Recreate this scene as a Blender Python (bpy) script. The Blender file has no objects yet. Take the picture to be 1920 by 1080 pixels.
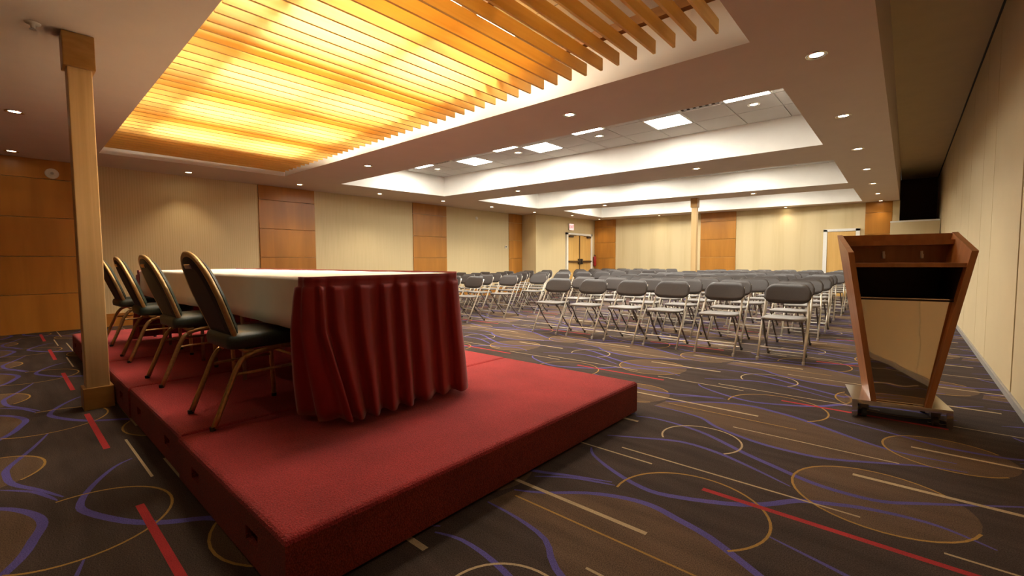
import bpy, bmesh, math, random
from mathutils import Vector, Matrix
from mathutils.geometry import delaunay_2d_cdt
random.seed(7)
PI = math.pi
scene = bpy.context.scene
COL = scene.collection

# ------------------------------------------------------------------ camera
F_PX = 842.0
yaw, pitch, roll = math.radians(41.3), math.radians(-3.33), math.radians(-0.3)
cam_d = bpy.data.cameras.new('camera')
cam_d.sensor_width = 36.0
cam_d.lens = F_PX / 1920 * 36.0
cam_d.clip_start, cam_d.clip_end = 0.02, 100
cam = bpy.data.objects.new('camera', cam_d)
COL.objects.link(cam)
fwd = Vector((-math.sin(yaw) * math.cos(pitch), math.cos(yaw) * math.cos(pitch), math.sin(pitch)))
rgt = Vector((math.cos(yaw), math.sin(yaw), 0))
up = rgt.cross(fwd)
r2 = rgt * math.cos(roll) + up * math.sin(roll)
u2 = -rgt * math.sin(roll) + up * math.cos(roll)
cam.matrix_world = Matrix(((r2.x, u2.x, -fwd.x, 0), (r2.y, u2.y, -fwd.y, 0), (r2.z, u2.z, -fwd.z, 1.03), (0, 0, 0, 1)))
scene.camera = cam

# ------------------------------------------------------------------ world, exposure
w = bpy.data.worlds.new('world'); scene.world = w
w.use_nodes = True
w.node_tree.nodes['Background'].inputs[0].default_value = (0.9, 0.7, 0.5, 1)
w.node_tree.nodes['Background'].inputs[1].default_value = 0.02
vs = scene.view_settings
vs.view_transform = 'Standard'; vs.look = 'None'; vs.gamma = 1.0; vs.use_curve_mapping = False
vs.exposure = 1.0
TROFFER_E, STRIP_E, SPOT_W = 27.0, 14.5, 15.0

# ------------------------------------------------------------------ materials
def srgb(r, g, b):
    f = lambda c: (c / 255 / 12.92) if c / 255 <= .04045 else ((c / 255 + .055) / 1.055) ** 2.4
    return (f(r), f(g), f(b), 1)

class NT:
    def __init__(self, name):
        self.m = bpy.data.materials.new(name); self.m.use_nodes = True
        self.t = self.m.node_tree; self.b = self.t.nodes['Principled BSDF']
    def n(self, typ, **kw):
        nd = self.t.nodes.new(typ)
        for k, v in kw.items(): setattr(nd, k, v)
        return nd
    def l(self, a, b): self.t.links.new(a, b)
    def coord(self, scale, use='Object', rnd=False):
        tc = self.n('ShaderNodeTexCoord'); mp = self.n('ShaderNodeMapping')
        mp.inputs['Scale'].default_value = scale
        src = tc.outputs[use]
        if rnd:
            oi = self.n('ShaderNodeObjectInfo'); vm = self.n('ShaderNodeVectorMath', operation='SCALE')
            vm.inputs[0].default_value = (7.3, 11.1, 5.7); self.l(oi.outputs['Random'], vm.inputs['Scale'])
            ad = self.n('ShaderNodeVectorMath', operation='ADD')
            self.l(src, ad.inputs[0]); self.l(vm.outputs[0], ad.inputs[1]); src = ad.outputs[0]
        self.l(src, mp.inputs['Vector']); return mp.outputs[0]
    def ramp(self, fac, stops):
        r = self.n('ShaderNodeValToRGB'); e = r.color_ramp.elements
        e[0].position, e[0].color = stops[0]; e[1].position, e[1].color = stops[-1]
        for p, c in stops[1:-1]:
            x = e.new(p); x.color = c
        self.l(fac, r.inputs[0]); return r.outputs[0]
    def bump(self, h, strength, dist=0.01):
        bp = self.n('ShaderNodeBump'); bp.inputs['Strength'].default_value = strength; bp.inputs['Distance'].default_value = dist
        self.l(h, bp.inputs['Height']); self.l(bp.outputs[0], self.b.inputs['Normal'])
    def set(self, **kw):
        names = {'rough': 'Roughness', 'metal': 'Metallic', 'color': 'Base Color', 'sheen': 'Sheen Weight', 'spec': 'Specular IOR Level', 'coat': 'Coat Weight'}
        for k, v in kw.items(): self.b.inputs[names[k]].default_value = v
        return self

def plain(name, c, rough=.5, metal=0, var=.12, scale=30, bump=0, spec=.5):
    m = NT(name); m.set(rough=rough, metal=metal, spec=spec)
    no = m.n('ShaderNodeTexNoise'); no.inputs['Scale'].default_value = scale; no.inputs['Detail'].default_value = 3
    m.l(m.coord((1, 1, 1)), no.inputs['Vector'])
    d = tuple(x * (1 - var) for x in c[:3]) + (1,); li = tuple(min(1, x * (1 + var)) for x in c[:3]) + (1,)
    m.l(m.ramp(no.outputs['Fac'], [(.3, d), (.7, li)]), m.b.inputs['Base Color'])
    if bump: m.bump(no.outputs['Fac'], bump)
    return m.m

def wood(name, dark, light, scale=(3, 3, 40), rough=.4, rnd=True, spec=.4):
    m = NT(name); m.set(rough=rough, spec=spec)
    v = m.coord(scale, rnd=rnd)
    a = m.n('ShaderNodeTexNoise'); a.inputs['Scale'].default_value = 1.0; a.inputs['Detail'].default_value = 6; a.inputs['Distortion'].default_value = .6
    m.l(v, a.inputs['Vector'])
    m.l(m.ramp(a.outputs['Fac'], [(.3, dark), (.52, tuple((x + y) / 2 for x, y in zip(dark, light))), (.72, light)]), m.b.inputs['Base Color'])
    m.bump(a.outputs['Fac'], .05)
    return m.m

def carpet(name, c, var=.35, scale=260, sheen=.0, bump=.4, mottle=.15, rough=.95, streak=(1, 1, 1)):
    m = NT(name); m.set(rough=rough, sheen=sheen, spec=.1)
    v = m.coord((1, 1, 1))
    a = m.n('ShaderNodeTexNoise'); a.inputs['Scale'].default_value = scale; a.inputs['Detail'].default_value = 2
    b = m.n('ShaderNodeTexNoise'); b.inputs['Scale'].default_value = 3.5; b.inputs['Detail'].default_value = 4
    m.l(v, a.inputs['Vector']); m.l(m.coord(streak), b.inputs['Vector'])
    col = m.ramp(a.outputs['Fac'], [(.28, tuple(x * (1 - var) for x in c[:3]) + (1,)), (.72, tuple(x * (1 + var) for x in c[:3]) + (1,))])
    mx = m.n('ShaderNodeMix', data_type='RGBA', blend_type='MULTIPLY'); mx.inputs[0].default_value = 1
    m.l(col, mx.inputs[6])
    m.l(m.ramp(b.outputs['Fac'], [(.3, (1 - mottle,) * 3 + (1,)), (.7, (1 + mottle,) * 3 + (1,))]), mx.inputs[7])
    m.l(mx.outputs[2], m.b.inputs['Base Color'])
    m.bump(a.outputs['Fac'], bump, .006)
    return m.m

def emit(name, c, s):
    m = bpy.data.materials.new(name); m.use_nodes = True
    nt = m.node_tree; nt.nodes.clear()
    o = nt.nodes.new('ShaderNodeOutputMaterial'); e = nt.nodes.new('ShaderNodeEmission')
    e.inputs[0].default_value = c; e.inputs[1].default_value = s
    nt.links.new(e.outputs[0], o.inputs[0]); return m

M = {}
M['ceil'] = plain('ceiling_paint', (.62, .51, .41, 1), .8, var=.02, scale=4, spec=.2)
M['ceil_high'] = plain('high_ceiling_paint', (.58, .46, .28, 1), .85, var=.03, scale=4, spec=.2)
M['tray'] = plain('tray_white_paint', (.83, .80, .74, 1), .7, var=.02, scale=5, spec=.2)
M['tile'] = plain('acoustic_tile', (.62, .59, .54, 1), .9, var=.06, scale=120, bump=.15, spec=.1)
M['alcove'] = plain('alcove_dark_brown', (.11, .065, .03, 1), .9, var=.05)  # one flat dark brown over the whole alcove
M['dark'] = plain('dark_recess', (.035, .022, .010, 1), .9, var=.1)
def wallpaper():
    m = NT('striped_wallpaper'); m.set(rough=.65, spec=.25)
    wv = m.n('ShaderNodeTexWave', wave_type='BANDS', bands_direction='Y'); wv.inputs['Scale'].default_value = 9.0; wv.inputs['Distortion'].default_value = 1.2; wv.inputs['Detail'].default_value = 1
    m.l(m.coord((1, 1, .02)), wv.inputs['Vector'])
    no = m.n('ShaderNodeTexNoise'); no.inputs['Scale'].default_value = 14; m.l(m.coord((1, 1, .06)), no.inputs['Vector'])
    mx = m.n('ShaderNodeMath', operation='MULTIPLY'); m.l(wv.outputs['Fac'], mx.inputs[0]); m.l(no.outputs['Fac'], mx.inputs[1])
    m.l(m.ramp(mx.outputs[0], [(.1, (.66, .535, .31, 1)), (.6, (.60, .475, .26, 1))]), m.b.inputs['Base Color'])
    return m.m
M['paper'] = wallpaper()
M['partition'] = plain('partition_vinyl', (.62, .50, .30, 1), .6, var=.02, scale=3, spec=.25)
M['seam'] = plain('partition_seam', (.10, .07, .045, 1), .7)
M['metal_trim'] = plain('trim_metal', (.45, .43, .40, 1), .45, .5, var=.1)
M['panel_wood'] = wood('orange_wood_panel', (.36, .145, .022, 1), (.50, .215, .036, 1), (5, 5, .5), .35)
M['slat_wood'] = wood('honey_slat_wood', (.74, .42, .09, 1), (.88, .57, .17, 1), (18, 1.2, 18), .5)
M['batten_wood'] = wood('batten_wood', (.30, .13, .03, 1), (.42, .20, .05, 1), (2, 20, 20), .6)
M['col_wood'] = wood('pale_column_laminate', (.55, .36, .16, 1), (.68, .47, .23, 1), (26, 26, .7), .4)
M['col_cap'] = wood('column_block_wood', (.36, .18, .04, 1), (.46, .25, .07, 1), (6, 6, 20), .4)
M['door_wood'] = wood('door_veneer', (.62, .36, .10, 1), (.72, .45, .15, 1), (14, 14, .8), .4)
M['white_frame'] = plain('white_door_frame', (.80, .78, .72, 1), .5, var=.03)
M['lect'] = wood('lectern_wood', (.30, .115, .038, 1), (.42, .185, .065, 1), (16, 16, 1.2), .35)
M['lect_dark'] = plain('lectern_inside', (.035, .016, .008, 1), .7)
M['steel_dark'] = plain('dark_steel', (.10, .09, .08, 1), .4, .8)
M['bronze'] = plain('bronze_bar', (.16, .10, .05, 1), .4, .7)
M['black'] = plain('black_rubber', (.02, .02, .02, 1), .7)
M['chair_tube'] = plain('painted_steel_tube', (.55, .50, .42, 1), .35, .35, var=.06)
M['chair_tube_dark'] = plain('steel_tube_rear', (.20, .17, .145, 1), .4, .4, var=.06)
M['chair_plastic'] = plain('grey_brown_plastic', (.055, .046, .043, 1), .45, var=.10, scale=90, bump=.05, spec=.3)
M['chair_seat'] = plain('grey_textured_plastic_painted_gloss', (.20, .18, .165, 1), .42, var=.12, scale=140, bump=.12)  # gloss on the seat tops put into the colour, lighter than the backs
M['gold'] = plain('gold_anodised_tube', (.52, .35, .16, 1), .36, .6, var=.15, scale=60)
M['vinyl'] = plain('dark_green_vinyl', (.030, .050, .045, 1), .42, var=.2, scale=160, bump=.1)
M['back_shell'] = plain('black_back_shell', (.014, .012, .010, 1), .55, var=.2)
M['chrome'] = plain('polished_metal', (.80, .76, .70, 1), .10, 1, var=.02)
M['linen'] = plain('white_linen', (.86, .78, .68, 1), .85, var=.03, scale=6, bump=.08, spec=.2)
def skirt_mat():
    m = NT('burgundy_satin'); m.set(rough=.6, sheen=.25, spec=.25)
    no = m.n('ShaderNodeTexNoise'); no.inputs['Scale'].default_value = 20; m.l(m.coord((1, 1, .1)), no.inputs['Vector'])
    m.l(m.ramp(no.outputs['Fac'], [(.3, (.27, .018, .021, 1)), (.7, (.33, .025, .027, 1))]), m.b.inputs['Base Color'])
    return m.m
M['skirt'] = skirt_mat()
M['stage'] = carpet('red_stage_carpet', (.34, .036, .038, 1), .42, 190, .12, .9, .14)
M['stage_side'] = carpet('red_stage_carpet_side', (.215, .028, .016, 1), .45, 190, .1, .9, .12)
M['c_base'] = carpet('carpet_dark_aubergine', (.058, .041, .034, 1), .55, 240, mottle=.2, streak=(.6, 3.5, 1))
M['c_brown'] = carpet('carpet_brown', (.112, .072, .046, 1), .5, 240, mottle=.2, streak=(.6, 3.5, 1))
M['c_red'] = carpet('carpet_red_yarn', (.37, .035, .038, 1), .25, 240)
M['c_cream'] = carpet('carpet_cream_yarn', (.42, .32, .19, 1), .25, 240)
M['c_ochre'] = carpet('carpet_ochre_yarn', (.34, .20, .055, 1), .25, 240)
M['c_blue'] = carpet('carpet_blue_yarn', (.095, .078, .27, 1), .35, 240)
M['troffer'] = emit('troffer_light', (1, .95, .84, 1), TROFFER_E)
M['strip'] = emit('strip_light', (1, .88, .68, 1), STRIP_E)
M['lamp'] = emit('downlight_lamp', (1, .80, .52, 1), 14.0)
M['white_plastic'] = plain('white_plastic', (.72, .68, .60, 1), .5, var=.03)
M['ext_red'] = plain('extinguisher_red', (.35, .02, .015, 1), .35)
M['sign_face'] = emit('exit_sign_face', (1, .55, .48, 1), .75)
M['sign_red'] = plain('exit_letter_red', (.75, .05, .04, 1), .5, var=.02)
def mirror_mat():
    m = NT('bronze_mirror_acrylic'); m.set(rough=.03, metal=1, color=(.66, .55, .42, 1))
    no = m.n('ShaderNodeTexNoise'); no.inputs['Scale'].default_value = 5; no.inputs['Detail'].default_value = 1
    m.l(m.coord((1, 1, 1)), no.inputs['Vector']); m.bump(no.outputs['Fac'], .10, .02)
    return m.m
M['mirror'] = mirror_mat()

# ------------------------------------------------------------------ mesh helpers
class MB:
    def __init__(self): self.v = []; self.f = []; self.mi = []
    def poly(self, pts, mi=0):
        i = len(self.v); self.v += [tuple(p) for p in pts]; self.f.append(tuple(range(i, i + len(pts)))); self.mi.append(mi); return self
    def box(self, x0, x1, y0, y1, z0, z1, mi=0):
        p = [(x0, y0, z0), (x1, y0, z0), (x1, y1, z0), (x0, y1, z0), (x0, y0, z1), (x1, y0, z1), (x1, y1, z1), (x0, y1, z1)]
        i = len(self.v); self.v += p
        for q in ((3, 2, 1, 0), (4, 5, 6, 7), (0, 1, 5, 4), (1, 2, 6, 5), (2, 3, 7, 6), (3, 0, 4, 7)):
            self.f.append(tuple(i + a for a in q)); self.mi.append(mi)
        return self
    def hexa(self, bot, top, mi=0):
        i = len(self.v); self.v += [tuple(p) for p in bot] + [tuple(p) for p in top]; n = len(bot)
        self.f.append(tuple(i + a for a in reversed(range(n)))); self.mi.append(mi)
        self.f.append(tuple(i + n + a for a in range(n))); self.mi.append(mi)
        for a in range(n):
            b = (a + 1) % n; self.f.append((i + a, i + b, i + n + b, i + n + a)); self.mi.append(mi)
        return self
    def tube(self, pts, r, n=8, mi=0, flat=1.0):
        pts = [Vector(p) for p in pts]; rings = []
        prev = None
        for k, p in enumerate(pts):
            if k == 0: d = pts[1] - p
            elif k == len(pts) - 1: d = p - pts[k - 1]
            else: d = (pts[k + 1] - p).normalized() + (p - pts[k - 1]).normalized()
            d.normalize()
            if prev is None:
                a = Vector((1, 0, 0)) if abs(d.x) < .9 else Vector((0, 1, 0))
                u = (a - d * a.dot(d)).normalized()
            else: u = (prev - d * prev.dot(d)).normalized()
            prev = u; v = d.cross(u)
            rr = r[k] if isinstance(r, (list, tuple)) else r
            i = len(self.v)
            for j in range(n):
                t = 2 * PI * j / n
                self.v.append(tuple(p + u * math.cos(t) * rr * flat + v * math.sin(t) * rr))
            rings.append(i)
        for a, b in zip(rings[:-1], rings[1:]):
            for j in range(n):
                k = (j + 1) % n
                self.f.append((a + j, a + k, b + k, b + j)); self.mi.append(mi)
        self.f.append(tuple(rings[0] + j for j in reversed(range(n)))); self.mi.append(mi)
        self.f.append(tuple(rings[-1] + j for j in range(n))); self.mi.append(mi)
        return self
    def lathe(self, prof, n=20, c=(0, 0, 0), mi=0, cap=False):
        rings = []
        for r, z in prof:
            rings.append(len(self.v))
            for j in range(n):
                t = 2 * PI * j / n; self.v.append((c[0] + r * math.cos(t), c[1] + r * math.sin(t), c[2] + z))
        for a, b in zip(rings[:-1], rings[1:]):
            for j in range(n):
                k = (j + 1) % n; self.f.append((a + j, a + k, b + k, b + j)); self.mi.append(mi)
        if cap:
            self.f.append(tuple(rings[0] + j for j in reversed(range(n)))); self.mi.append(mi)
            self.f.append(tuple(rings[-1] + j for j in range(n))); self.mi.append(mi)
        return self
    def mesh(self, name, mats, smooth=False):
        me = bpy.data.meshes.new(name); me.from_pydata(self.v, [], self.f)
        for m in (mats if isinstance(mats, list) else [mats]): me.materials.append(m)
        if isinstance(mats, list):
            for p, i in zip(me.polygons, self.mi): p.material_index = i
        if smooth:
            for p in me.polygons: p.use_smooth = True
        me.update(); return me
    def build(self, name, mats, parent=None, smooth=False, bevel=0, loc=None):
        me = self.mesh(name, mats, smooth)
        if bevel:
            bm = bmesh.new(); bm.from_mesh(me)
            bmesh.ops.bevel(bm, geom=list(bm.edges), offset=bevel, segments=2, affect='EDGES', profile=.5)
            bm.to_mesh(me); bm.free()
        return link(name, me, parent, loc)

def link(name, me, parent=None, loc=None):
    o = bpy.data.objects.new(name, me); COL.objects.link(o)
    if parent is not None: o.parent = parent
    if loc is not None: o.location = loc
    return o
def thing(name, label, cat, loc=(0, 0, 0), rz=0, group=None):
    o = bpy.data.objects.new(name, None); COL.objects.link(o); o.empty_display_size = .05
    o.location = loc; o.rotation_euler = (0, 0, rz)
    return tag(o, label, cat, group)
def tag(o, label, cat, group=None):
    o['label'] = label; o['category'] = cat
    if group: o['group'] = group
    return o
def struct(o): o['kind'] = 'structure'; return o
def copy_tree(o, loc, rz=None):
    c = o.copy(); COL.objects.link(c); c.location = loc
    if rz is not None: c.rotation_euler = (0, 0, rz)
    for ch in o.children:
        k = ch.copy(); COL.objects.link(k); k.parent = c
        for g in ch.children:
            d = g.copy(); COL.objects.link(d); d.parent = k
    return c
def lerp(a, b, t): return a + (b - a) * t
def catmull(pts, n=6):
    out = []
    P = [pts[0]] + list(pts) + [pts[-1]]
    for i in range(1, len(P) - 2):
        for k in range(n):
            t = k / n; a, b, c, d = (Vector(P[i - 1]), Vector(P[i]), Vector(P[i + 1]), Vector(P[i + 2]))
            out.append(.5 * ((2 * b) + (c - a) * t + (2 * a - 5 * b + 4 * c - d) * t * t + (3 * b - a - 3 * c + d) * t ** 3))
    out.append(Vector(pts[-1])); return out
ORD = ['first', 'second', 'third', 'fourth', 'fifth', 'sixth', 'seventh', 'eighth', 'ninth', 'tenth', 'eleventh', 'twelfth']

# ------------------------------------------------------------------ room dimensions
XL, XR, ZC, ZT, ZH = -9.80, 0.60, 2.60, 3.05, 3.42
YB, YF, YE = -3.0, 15.6, 18.0
SOF = -0.20
far_y = lambda x: 15.2 + (x + 9.1) * (.55 / 8.77)

# ------------------------------------------------------------------ floor: woven carpet pattern, one repeat triangulated then repeated
PX, PY, RX, RY = 1.775, 1.703, -0.66, 2.05
SU, SV = PX / 1.745, PY / 1.745
def ribbon(pts, wfun):
    L, Rr = [], []
    n = len(pts)
    for i, p in enumerate(pts):
        d = (pts[min(n - 1, i + 1)] - pts[max(0, i - 1)]).normalized(); nn = Vector((-d.y, d.x)); ww = wfun(i / (n - 1)) / 2
        L.append(p + nn * ww); Rr.append(p - nn * ww)
    return L, Rr
feats = []   # (polygon list of quads/poly, material index)
def uv(p): return Vector((p[0] * SU, p[1] * SV))
def add_ribbon(pts, wfun, mi):
    L, Rr = ribbon(pts, wfun)
    for i in range(len(L) - 1): feats.append(([L[i], L[i + 1], Rr[i + 1], Rr[i]], mi))
def stripe(u0, u1, v, wd, mi): feats.append(([uv((u0, v - wd / 2)), uv((u1, v - wd / 2)), uv((u1, v + wd / 2)), uv((u0, v + wd / 2))], mi))
B4 = [(-.65, 1.015), (-.48, 1.005), (-.31, .965), (-.19, .86), (.04, .76), (.22, .74), (.38, .76), (.59, .88), (.76, .98), (.9, 1.02)]
B5 = [(-.63, 1.17), (-.52, 1.235), (-.37, 1.365), (-.23, 1.435), (-.11, 1.455), (.01, 1.425), (.14, 1.385), (.32, 1.28), (.5, 1.17), (.66, 1.11), (.87, 1.12)]
def circ(c, r, a0, a1, n=30): return [uv((c[0] + r * math.cos(math.radians(lerp(a0, a1, i / n))), c[1] + r * math.sin(math.radians(lerp(a0, a1, i / n))))) for i in range(n + 1)]
# brown fields (lowest priority)
bl = catmull([uv(p) for p in B4], 3); bu = catmull([uv(p) for p in B5], 3)
feats.append((bl + bu[::-1], 1))
feats.append((circ((.59, .42), .31, 0, 360)[:-1], 1)); feats.append((circ((.84, 1.24), .26, 0, 360)[:-1], 1))
taper = lambda wd: (lambda t: wd * (.25 + .75 * math.sin(PI * min(max(t, 0), 1)) ** .8))
for pts, wd in (([(-.61, .07), (-.55, -.01), (-.38, -.11), (-.21, -.17), (-.09, -.16), (.12, -.06), (.24, .04), (.33, .16), (.41, .21), (.55, .28), (.7, .31), (.8, .30), (.92, .24)], .034),
                ([(-.63, .29), (-.47, .38), (-.27, .48), (-.07, .46), (.12, .38), (.29, .29)], .026),
                ([(-.65, .72), (-.54, .755), (-.37, .745), (-.19, .69), (.04, .55), (.18, .48), (.35, .40), (.49, .38), (.61, .40), (.72, .48), (.9, .62), (1.08, .76)], .032),
                (B4, .028), (B5, .034),
                ([(-.64, 1.335), (-.51, 1.435), (-.39, 1.485), (-.31, 1.51)], .018),
                ([(.30, 1.54), (.56, 1.46), (.80, 1.37), (.91, 1.36), (1.07, 1.38), (1.24, 1.46), (1.41, 1.53)], .028)):
    add_ribbon(catmull([uv(p) for p in pts], 3), taper(wd), 2)
for c, r, a0, a1 in (((0, -.19), .30, 190, -45), ((.59, .42), .31, 45, 345), ((.84, 1.24), .26, 40, 320), ((-.2, .6), .21, 215, -40)):
    add_ribbon(circ(c, r, a0, a1), lambda t: .0105, 3 if c[0] != -.2 else 4)
for u0, u1, v, wd, mi in ((0, .87, 0, .030, 5), (.78, 1.47, .095, .012, 4), (1.26, 2.29, .185, .012, 4), (.49, 1.15, .63, .027, 4), (1.63, 2.40, .93, .012, 4), (.70, 1.70, 1.25, .022, 4), (1.15, 1.93, 1.135, .010, 3)):
    stripe(u0, u1, v, wd, mi)
def inside(p, poly):
    c = False; j = len(poly) - 1
    for i in range(len(poly)):
        a, b = poly[i], poly[j]
        if (a[1] > p[1]) != (b[1] > p[1]) and p[0] < (b[0] - a[0]) * (p[1] - a[1]) / (b[1] - a[1]) + a[0]: c = not c
        j = i
    return c
def make_floor():
    polys = []
    for pts, mi in feats:
        x0 = min(p.x for p in pts); x1 = max(p.x for p in pts); y0 = min(p.y for p in pts); y1 = max(p.y for p in pts)
        for i in range(-3, 4):
            for j in range(-3, 4):
                if x1 + i * PX > 0 and x0 + i * PX < PX and y1 + j * PY > 0 and y0 + j * PY < PY:
                    q = [p + Vector((i * PX, j * PY)) for p in pts]
                    polys.append((q, mi, min(p.x for p in q), max(p.x for p in q), min(p.y for p in q), max(p.y for p in q)))
    vs, es = [], []
    def ring(pts):
        b = len(vs); vs.extend(pts); n = len(pts); es.extend((b + k, b + (k + 1) % n) for k in range(n))
    ring([Vector((0, 0)), Vector((PX, 0)), Vector((PX, PY)), Vector((0, PY))])
    for q in polys: ring(q[0])
    ov, oe, of, *_ = delaunay_2d_cdt(vs, es, [], 0, 1e-5)
    tv, tf, tm, idx = [], [], [], {}
    for f in of:
        c = sum((ov[i] for i in f), Vector((0, 0))) / len(f)
        if not (0 < c.x < PX and 0 < c.y < PY): continue
        mi = 0
        for q, m, x0, x1, y0, y1 in polys:
            if m > mi and x0 <= c.x <= x1 and y0 <= c.y <= y1 and inside(c, q): mi = m
        g = []
        for i in f:
            if i not in idx: idx[i] = len(tv); tv.append(ov[i])
            g.append(idx[i])
        tf.append(tuple(g)); tm.append(mi)
    V, Fc, Mi = [], [], []
    i0, i1 = math.floor((XL - RX) / PX), math.ceil((XR + .02 - RX) / PX)
    j0, j1 = math.floor((YB - RY) / PY), math.ceil((YE - RY) / PY)
    for i in range(i0, i1):
        for j in range(j0, j1):
            b = len(V)
            V += [(RX + i * PX + p.x, RY + j * PY + p.y, 0) for p in tv]
            Fc += [tuple(b + k for k in f) for f in tf]; Mi += tm
    me = bpy.data.meshes.new('floor'); me.from_pydata(V, [], Fc)
    for k in ('c_base', 'c_brown', 'c_blue', 'c_ochre', 'c_cream', 'c_red'): me.materials.append(M[k])
    me.polygons.foreach_set('material_index', Mi)
    bm = bmesh.new(); bm.from_mesh(me)
    for co, no in (((XL, 0, 0), (-1, 0, 0)), ((XR, 0, 0), (1, 0, 0)), ((0, YB, 0), (0, -1, 0)), ((0, YE, 0), (0, 1, 0))):
        bmesh.ops.bisect_plane(bm, geom=list(bm.verts) + list(bm.edges) + list(bm.faces), plane_co=co, plane_no=no, clear_outer=True)
    for f in bm.faces:
        if f.normal.z < 0: f.normal_flip()
    bm.to_mesh(me); bm.free()
    fl = struct(link('floor', me)); fl['label'] = 'dark patterned carpet with blue swirls, cream dashes and red stripes'
    # slab below, so that the floor has depth
    MB().box(XL, XR, YB, YE, -.12, -.004).build('floor_slab', M['dark'], fl)
make_floor()

# ------------------------------------------------------------------ ceiling with four trays
TR = [((-8.66, 1.00), (-.90, .93), (-8.52, 3.48), (-.905, 3.64)),
      ((-8.54, 4.57), (-.905, 4.79), (-8.34, 7.07), (-.913, 7.46)),
      ((-8.31, 8.13), (-.92, 8.71), (-8.24, 10.59), (-.955, 11.48)),
      ((-8.05, 11.57), (-.938, 12.41), (-8.28, 14.32), (-.95, 15.26))]
TZ = .012
mb = MB()
def cq(*p): mb.poly([(a, b, ZC) for a, b in p][::-1])
prevL, prevR = (XL, YB), (SOF, YB)
pl, pr = None, None
for NL, NR, FL, FR in TR:
    if pl is None: cq((XL, YB), (SOF, YB), (SOF, NR[1]), NR, NL, (XL, NL[1]))
    else: cq((XL, pl[1]), pl, pr, (SOF, pr[1]), (SOF, NR[1]), NR, NL, (XL, NL[1]))
    cq((XL, NL[1]), NL, FL, (XL, FL[1])); cq(NR, (SOF, NR[1]), (SOF, FR[1]), FR)
    pl, pr = FL, FR
cq((XL, pl[1]), pl, pr, (SOF, pr[1]), (SOF, 15.95), (XL, 15.95))
ceil = struct(mb.build('ceiling', M['ceil']))
ceil['label'] = 'tan plaster ceiling with four rectangular recessed trays'
# soffit face, high ceiling strip
struct(MB().box(SOF - .05, SOF, YB, 15.75, ZC + .001, ZH).build('ceiling_soffit', M['ceil'], ceil))
MB().box(SOF, XR, YB, YE, ZH, ZH + .05).build('ceiling_strip', M['ceil_high'], ceil)
COLX = [-.91, -1.28] + [-1.28 - .56 * k for k in range(1, 13)]
TROFF = {(0, 2), (2, 3), (4, 2), (6, 3), (7, 2), (9, 3), (11, 2)}
VENT = {(1, 2), (10, 2)}
troff_pos, traydl, vents = [], [], []
for ti, (NL, NR, FL, FR) in enumerate(TR):
    t = MB(); w_ = .012
    cs = [NL, NR, FR, FL]
    for a, b in zip(cs, cs[1:] + cs[:1]):
        t.poly([(a[0], a[1], ZC), (b[0], b[1], ZC), (b[0], b[1], ZT + .03), (a[0], a[1], ZT + .03)])
    t.build('tray_wall', M['tray'], ceil)
    g = MB(); g.poly([(p[0], p[1], ZT + TZ + .004) for p in (NL, FL, FR, NR)]); g.build('tray_ceiling_grid', M['white_frame'], ceil)
    def yn(x): return lerp(NL[1], NR[1], (x - NL[0]) / (NR[0] - NL[0]))
    def yf(x): return lerp(FL[1], FR[1], (x - FL[0]) / (FR[0] - FL[0]))
    xl_ = max(NL[0], FL[0]); xs = [NR[0]] + COLX[1:]
    if xs[-1] > xl_ + .05: xs = xs + [xl_]
    for c in range(len(xs) - 1):
        xa, xb = xs[c], max(xs[c + 1], xl_ + .001)
        if xa - xb < .06: continue
        ro = [0, .37, .93, 1.49, 2.05, None]
        for r in range(5):
            q = []
            ga = .006
            for x, first in ((xa - ga, 1), (xb + ga, 0)):
                ya = yn(x) + ro[r] + ga; yb_ = (yn(x) + ro[r + 1] if ro[r + 1] else yf(x)) - ga
                q.append(((x, ya), (x, yb_)))
            if q[0][1][1] - q[0][0][1] < .03: continue
            key = (c - 1, r); ctr = ((xa + xb) / 2, (q[0][0][1] + q[0][1][1] + q[1][0][1] + q[1][1][1]) / 4)
            if ti > 0 and key in TROFF: troff_pos.append((ti, key, ctr)); continue
            if ti == 1 and key in VENT: vents.append(ctr); continue
            if ti == 1 and (c - 1, 5 - r) in TROFF and r in (2, 3): traydl.append(ctr)
            if ti > 1 and r < 2: continue
            p4 = [q[0][0], q[0][1], q[1][1], q[1][0]]
            MB().hexa([(a, b, ZT) for a, b in p4], [(a, b, ZT + TZ) for a, b in p4]).build('acoustic_tile', M['tile'], ceil)
ROW_NAME = {2: 'row nearer the stage', 3: 'row nearer the far wall'}
tray_names = ['', 'the tray next to the slatted ceiling', 'the middle white tray', 'the tray by the far wall']
for ti, key, (cx, cy) in troff_pos:
    order = sorted([k for t_, k, c_ in troff_pos if t_ == ti])
    i = order.index(key)
    L = thing('ceiling_troffer', 'square white ceiling light panel, %s from partition, in %s' % (ORD[i], tray_names[ti]), 'ceiling light', (cx, cy, ZT), group='square ceiling light panels')
    m = MB(); s = .272
    for x0, x1, y0, y1 in ((-s, s, -s, -s + .02), (-s, s, s - .02, s), (-s, -s + .02, -s + .02, s - .02), (s - .02, s, -s + .02, s - .02)): m.box(x0, x1, y0, y1, -.006, .012)
    m.build('frame', M['white_frame'], L)
    MB().box(-s + .02, s - .02, -s + .02, s - .02, 0, .008).build('diffuser', M['troffer'], L)
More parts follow.
